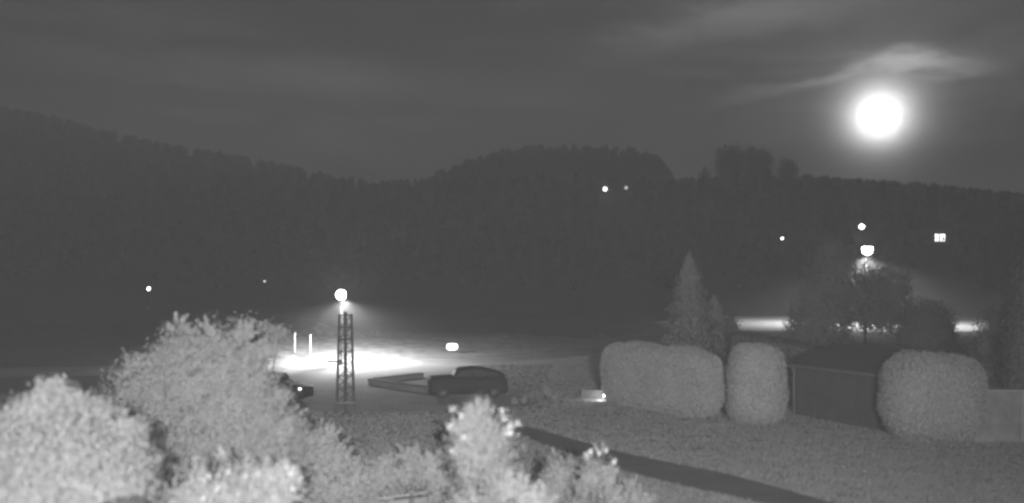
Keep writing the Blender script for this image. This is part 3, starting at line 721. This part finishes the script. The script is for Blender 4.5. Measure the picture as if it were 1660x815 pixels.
bm = bmesh.new(); box(bm, (-.62, -.3, 2.0), (.5, .08, .09), .01); bmobj('side_bracket', bm, M['dark_steel'], mast)
bm = bmesh.new(); box(bm, (0, 0, .0), (.95, .95, .08), .02); bmobj('footing', bm, M['lot'], mast)

# two white posts on the verge
for px, top, Yp, lab in ((478, 538, 68, 'left of two thin white posts standing beside the lit road'), (503, 542, 66, 'right of two thin white posts standing beside the lit road')):
    X = (px - 830) / F * Yp; h = CAMZ - (top - HOR) / F * Yp - tz(X, Yp)
    r_ = empty('marker_post', (X, Yp, tz(X, Yp))); tag(r_, lab, 'post', 'white posts on the verge')
    bm = bmesh.new(); tube(bm, [(0, 0, -.05), (0, 0, h - .04)], .055, 10); bmobj('post_shaft', bm, M['white_post'], r_)
    bm = bmesh.new(); lathe(bm, [(.066, h - .06), (.066, h - .02), (.03, h)], 10); bmobj('post_cap', bm, M['white_post'], r_)

# pill-shaped light box by the road
Yl = 70; c = P(733, 561, Yl); c.z -= tz(c.x, Yl)
lb = empty('light_box', (c.x, Yl, tz(c.x, Yl)), .05); tag(lb, 'small white rounded light box glowing alone beside the road', 'lamp')
bm = bmesh.new(); box(bm, (0, 0, c.z), (.74, .2, .44), .0)
bmobj('housing', bm, M['dark_steel'], lb)
bm = bmesh.new(); vs = []
for k in range(32):
    a = 2 * math.pi * k / 32; ca, sa = math.cos(a), math.sin(a); ex = 3.2
    r = (abs(ca) ** ex + abs(sa) ** ex) ** (-1 / ex); vs.append((ca * r * .45, sa * r * .27))
f0 = [bm.verts.new((x, -.13, c.z + z)) for x, z in vs]; f1 = [bm.verts.new((x, -.06, c.z + z)) for x, z in vs]
bm.faces.new(f0)
for k in range(32): bm.faces.new((f0[k], f0[(k + 1) % 32], f1[(k + 1) % 32], f1[k]))
bmobj('light_panel', bm, M['sign'], lb)
bm = bmesh.new(); tube(bm, [(0, .02, -.05), (0, .02, c.z - .2)], .04, 8); bmobj('post_shaft', bm, M['dark_steel'], lb)

# ground spotlight at the hedge's left end
g = G(979, 648)
pa, pb = G(942, 645), G(979, 646); lw = empty('glow_panel', pa, math.atan2(pb.y - pa.y, pb.x - pa.x)); tag(lw, 'short low board fence lit by the small spotlight beside the hedge block\'s left end', 'panel')
for i in range(8):
    bm = bmesh.new(); box(bm, ((i + .5) * (pb - pa).length / 8, 0, .23), ((pb - pa).length / 8 - .01, .05, .42), .006); bmobj('board', bm, M['trim'], lw)  # boards added as an upright surface to catch the spotlight's glow
gs = empty('ground_spotlight', (g.x, g.y - .1, 0), -.25); tag(gs, 'small ground spotlight glowing at the foot of the hedge block\'s left end', 'lamp')
bm = bmesh.new(); box(bm, (.1, 0, .26), (.16, .4, .3), .02); bmobj('housing', bm, M['dark_steel'], gs)
bm = bmesh.new(); box(bm, (.008, 0, .26), (.02, .34, .24), .004); bmobj('lens', bm, M['spot'], gs)
bm = bmesh.new(); tube(bm, [(.1, 0, -.03), (.1, 0, .14)], .03, 8); bmobj('spike', bm, M['dark_steel'], gs)

# low dark walls of the parking corner
def low_wall(label, a, b, h, t=.3):
    d = b - a; L = d.length; r_ = empty('low_wall', a, math.atan2(d.y, d.x)); tag(r_, label, 'wall', 'low walls at the corner of the parking lot')
    bm = bmesh.new(); box(bm, (L / 2, 0, h / 2 - .03), (L, t, h - .06), .01); bmobj('wall_body', bm, M['stone'], r_)
    k = max(3, int(L / .9))
    for i in range(k):
        bm = bmesh.new(); box(bm, ((i + .5) * L / k, 0, h - .035), (L / k - .01, t + .08, .07), .008); bmobj('capping_slab', bm, M['trim'], r_)
low_wall('longer low dark wall with a pale capping running to the parked car\'s bonnet', G(600, 622), G(706, 638), .34)
low_wall('low dark wall behind the pale-capped one, meeting it at a corner', G(608, 619.5), G(684, 611), .3)

# ------------------------------------------------------------------ parked cars
def make_car(name, label, loc, rz, prof, light_mat):
    """prof: list of (x, z_top_body, z_top_roof or None, half width); nose at -x"""
    root = empty(name, loc, rz); root.scale = (.98, 1, .86); tag(root, label, 'car', 'cars parked before the lit road')
    Ln = 4.1; W = .86
    # lower body
    st = prof[0] if prof else [(-2.0, .34, .98, .66), (-1.96, .28, 1.1, .76), (-1.8, .25, 1.17, .82), (-1.0, .24, 1.22, W), (-.6, .24, 1.22, W), (.4, .24, 1.2, W), (1.4, .24, 1.18, W), (1.85, .26, 1.14, .84), (1.98, .3, 1.06, .78), (2.03, .36, .9, .7)]
    bm = bmesh.new(); rings = []
    for x, zb, zt, w in st:
        sec = [(-w * .86, zb), (-w, zb + .14), (-w * 1.0, (zb + zt) / 2), (-w * .95, zt - .08), (-w * .84, zt), (0, zt + .03), (w * .84, zt), (w * .95, zt - .08), (w, (zb + zt) / 2), (w, zb + .14), (w * .86, zb)]
        rings.append([bm.verts.new((x, y, z)) for y, z in sec])
    k = len(rings[0])
    for i in range(len(rings) - 1):
        for j in range(k): bm.faces.new((rings[i][j], rings[i][(j + 1) % k], rings[i + 1][(j + 1) % k], rings[i + 1][j]))
    bm.faces.new(rings[0][::-1]); bm.faces.new(rings[-1])
    body = bmobj('body', bm, M['paint_dark'], root, True)
    # cabin
    cs = prof[1] if prof else [(-.74, 1.1, 1.22, .74), (-.55, 1.1, 1.58, .66), (-.35, 1.1, 1.69, .64), (.2, 1.1, 1.73, .63), (.75, 1.1, 1.70, .63), (1.25, 1.1, 1.58, .63), (1.8, 1.1, 1.36, .66), (1.92, 1.1, 1.2, .68)]
    bm = bmesh.new(); rings = []
    for x, zb, zt, w in cs:
        h = zt - zb; wb = .76 if -.9 < x < 1.8 else .72
        sec = [(-wb, zb), (-wb + (wb - w) * .85, zb + h * .86), (-w * .84, zt), (0, zt + .02), (w * .84, zt), (wb - (wb - w) * .85, zb + h * .86), (wb, zb)]
        rings.append([bm.verts.new((x, y, z)) for y, z in sec])
    k = len(rings[0])
    for i in range(len(rings) - 1):
        for j in range(k): bm.faces.new((rings[i][j], rings[i][(j + 1) % k], rings[i + 1][(j + 1) % k], rings[i + 1][j]))
    bm.faces.new(rings[0][::-1]); bm.faces.new(rings[-1])
    bmobj('cabin', bm, M['paint_dark'], root, True)
    for s in (-1, 1):
        for xa, xb, za, zb_ in ((-.42, .2, 1.56, 1.62), (.28, .9, 1.62, 1.56), (.98, 1.5, 1.54, 1.42)):
            bm = bmesh.new(); q = []
            for (x, z) in ((xa - .12 if xa < -.3 else xa, 1.24), (xb, 1.24), (xb, zb_), (xa, za)):
                y = .76 - (z - 1.1) / .62 * .115 + .012
                q.append(bm.verts.new((x, s * y, z)))
            bm.faces.new(q if s < 0 else q[::-1]); r = bmesh.ops.extrude_face_region(bm, geom=bm.faces[:]); bmesh.ops.translate(bm, vec=(0, s * .008, 0), verts=[e for e in r['geom'] if isinstance(e, bmesh.types.BMVert)])
            bmobj('side_window', bm, M['glass'], root)
        bm = bmesh.new(); box(bm, (-.5, s * .88, 1.26), (.1, .16, .13), .02); bmobj('mirror', bm, M['paint_dark'], root)
        for x in (.16, .9):
            bm = bmesh.new(); box(bm, (x, s * .865, 1.05), (.16, .03, .03), .006); bmobj('door_handle', bm, M['plastic'], root)
        bm = bmesh.new(); box(bm, (-1.93, s * .64, .84), (.12, .12, .12), .03); bmobj('headlight', bm, light_mat if s > 0 else M['reflector'], root)
        bm = bmesh.new(); box(bm, (1.97, s * .62, .95), (.1, .18, .22), .02); bmobj('tail_light', bm, M['glass'], root)
        for x in (-1.28, 1.3):
            wh = empty('wheel', (x, s * .78, .34)); wh.parent = root
            bm = bmesh.new(); lathe(bm, [(.2, -.1), (.29, -.1), (.32, -.06), (.32, .06), (.29, .1), (.2, .1)], 22)
            bmesh.ops.rotate(bm, verts=bm.verts, cent=(0, 0, 0), matrix=Matrix.Rotation(math.pi / 2, 3, 'X')); bmobj('tyre', bm, M['tyre'], wh, True)
            bm = bmesh.new(); lathe(bm, [(.05, -.104), (.2, -.108), (.2, .108), (.05, .104)], 16)
            bmesh.ops.rotate(bm, verts=bm.verts, cent=(0, 0, 0), matrix=Matrix.Rotation(math.pi / 2, 3, 'X')); bmobj('rim', bm, M['rim'], wh, True)
    for x, nm in ((-2.0, 'front_bumper'), (2.02, 'rear_bumper')):
        bm = bmesh.new(); box(bm, (x, 0, .46), (.1, 1.3, .24), .03); bmobj(nm, bm, M['plastic'], root)
    for nm, x0, z0, x1, z1, y0, y1 in (('windscreen', -.71, 1.28, -.56, 1.55, .62, .56), ('rear_window', 1.82, 1.34, 1.91, 1.22, .52, .56)):
        bm = bmesh.new(); n_ = Vector((z0 - z1, 0, x1 - x0)).normalized()
        if n_.z < 0: n_ = -n_
        q = [Vector((x0, -y0, z0)), Vector((x1, -y1, z1)), Vector((x1, y1, z1)), Vector((x0, y0, z0))]
        a = [bm.verts.new(p + n_ * .05) for p in q]; b = [bm.verts.new(p - n_ * .02) for p in q]
        bm.faces.new(a); bm.faces.new(b[::-1])
        for k in range(4): bm.faces.new((a[k], a[(k + 1) % 4], b[(k + 1) % 4], b[k]))
        bmobj(nm, bm, M['glass'], root)
    return root
LOW = ([(-2.05, .34, .62, .64), (-2.0, .28, .8, .76), (-1.75, .25, .92, .82), (-1.0, .24, 1.02, .86), (-.6, .24, 1.12, .86), (.4, .24, 1.16, .86), (1.4, .24, 1.16, .86), (1.85, .26, 1.1, .84), (2.0, .3, 1.02, .78), (2.05, .36, .9, .7)],
       [(-1.0, 1.0, 1.03, .74), (-.55, 1.1, 1.36, .66), (-.1, 1.1, 1.56, .64), (.3, 1.1, 1.6, .63), (.75, 1.1, 1.58, .63), (1.25, 1.1, 1.5, .63), (1.75, 1.1, 1.28, .66), (1.92, 1.1, 1.15, .68)])
cy = 45.0
make_car('parked_car', 'dark parked car seen from its side right of the low walls', ((757 - 830) / F * cy, cy, .01), math.radians(8), None, M['reflector'])
cy = 43.2
make_car('parked_car', 'dark parked car half hidden by the tall feathery shrub, one small light on', ((437 - 830) / F * cy, cy, .01), math.radians(168), LOW, M['glint'])

# ------------------------------------------------------------------ house with lit windows on the hillside
for Yh in np.linspace(150, 430, 400):
    c = P(1524, 386, Yh); c2 = P(1524, 406, Yh)
    if c2.z - tz(c2.x, Yh) < 1.2: break
LIGHTS += [(1524 + k_, Yh) for k_ in (-30, -15, 0, 15)]; hz = tz(c.x, Yh) - .3; s = Yh / F
hs = empty('hillside_house', (c.x, Yh, hz)); tag(hs, 'dark hillside house with two small lit windows under the moon', 'house')
W2, H2 = 55 * s, c.z - hz + 14 * s
bm = bmesh.new(); box(bm, (-8 * s, 4.2, H2 / 2 - .3), (W2, 8, H2 + .6)); bmobj('wall', bm, M['wallf'], hs)
bm = bmesh.new()
x0, x1 = -8 * s - W2 / 2 - .5, -8 * s + W2 / 2 + .5
q = [bm.verts.new(p) for p in ((x0, -.4, H2), (x1, -.4, H2), (x1, 8.8, H2), (x0, 8.8, H2), (x0, 4.2, H2 + 2.6), (x1, 4.2, H2 + 2.6))]
for f in ((0, 1, 5, 4), (2, 3, 4, 5), (0, 4, 3), (1, 2, 5), (0, 3, 2, 1)): bm.faces.new([q[i] for i in f])
rf = bmobj('roof', bm, M['roof'], hs)
bm = bmesh.new(); box(bm, (x0 + 2.5, 5.5, H2 + 2.4), (.7, .7, 1.6)); bmobj('chimney', bm, M['wallf'], rf)
zc = c.z - hz
for xw, ww in ((-4.8 * s, 7.0 * s), (4.4 * s, 8.2 * s)):
    wn = empty('window', (xw, .16, zc)); wn.parent = hs
    hh = 14 * s
    bm = bmesh.new()
    for (bx_, bz_, sx_, sz_) in ((0, hh / 2, ww + .2, .14), (0, -hh / 2, ww + .2, .14), (-ww / 2, 0, .14, hh), (ww / 2, 0, .14, hh)): box(bm, (bx_, -.02, bz_), (sx_, .12, sz_))
    bmobj('frame', bm, M['trim'], wn)
    for sx in (-1, 1):
        bm = bmesh.new(); box(bm, (sx * ww * .27, -.0, 0), (ww * .36, .05, hh * .86)); bmobj('pane', bm, M['window'], wn)
    bm = bmesh.new(); box(bm, (0, -.05, 0), (ww * .9, .04, .22)) if xw < 0 else box(bm, (ww * .12, -.05, -.3), (ww * .4, .04, .9)); bmobj('window_bar', bm, M['timber'], wn)
bm = bmesh.new(); box(bm, (-10 * s, -.8, zc - 12 * s), (40 * s, 1.6, .2)); bl = bmobj('balcony', bm, M['wallf'], hs)
bm = bmesh.new()
for i in range(22): tube(bm, [(-30 * s + i * 40 * s / 21, -1.5, zc - 12 * s), (-30 * s + i * 40 * s / 21, -1.5, zc - 12 * s + 1.0)], .03, 5)
tube(bm, [(-30 * s, -1.5, zc - 12 * s + 1.02), (10 * s, -1.5, zc - 12 * s + 1.02)], .05, 6); bmobj('railing', bm, M['white_post'], bl)

pxof = lambda X, Y: X / Y * F + 830
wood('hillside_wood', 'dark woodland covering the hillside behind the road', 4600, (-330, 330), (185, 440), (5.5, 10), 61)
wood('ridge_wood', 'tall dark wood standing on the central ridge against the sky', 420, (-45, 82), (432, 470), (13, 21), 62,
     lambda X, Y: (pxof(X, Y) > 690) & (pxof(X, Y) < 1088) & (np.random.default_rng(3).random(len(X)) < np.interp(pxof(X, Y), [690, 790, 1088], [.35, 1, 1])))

# ------------------------------------------------------------------ the moon
MD = 5000.0
bm = bmesh.new(); bmesh.ops.create_icosphere(bm, subdivisions=5, radius=MD * 28 / F)
mo = bmobj('moon', bm, M['moon'], None, True); mo.location = Vector((0, 0, CAMZ)) + MOON_DIR * MD
tag(mo, 'overexposed round white moon glaring above the right-hand ridge', 'moon')

# ------------------------------------------------------------------ haze
bm = bmesh.new(); zt_ = float(ZZ.max()) + 16
box(bm, (0, 370, (zt_ - 1.0) / 2), (1400, 850, zt_ + 1.0))
hm = bpy.data.materials.new('haze'); hm.use_nodes = True
t = hm.node_tree; t.nodes.remove(t.nodes['Principled BSDF'])
pv = t.nodes.new('ShaderNodeVolumePrincipled'); pv.inputs['Color'].default_value = (.9, .9, .9, 1)
pv.inputs['Density'].default_value = HAZE_DENSITY; pv.inputs['Anisotropy'].default_value = .2
t.links.new(pv.outputs[0], t.nodes['Material Output'].inputs['Volume'])
tag(bmobj('haze', bm, hm), kind='stuff')
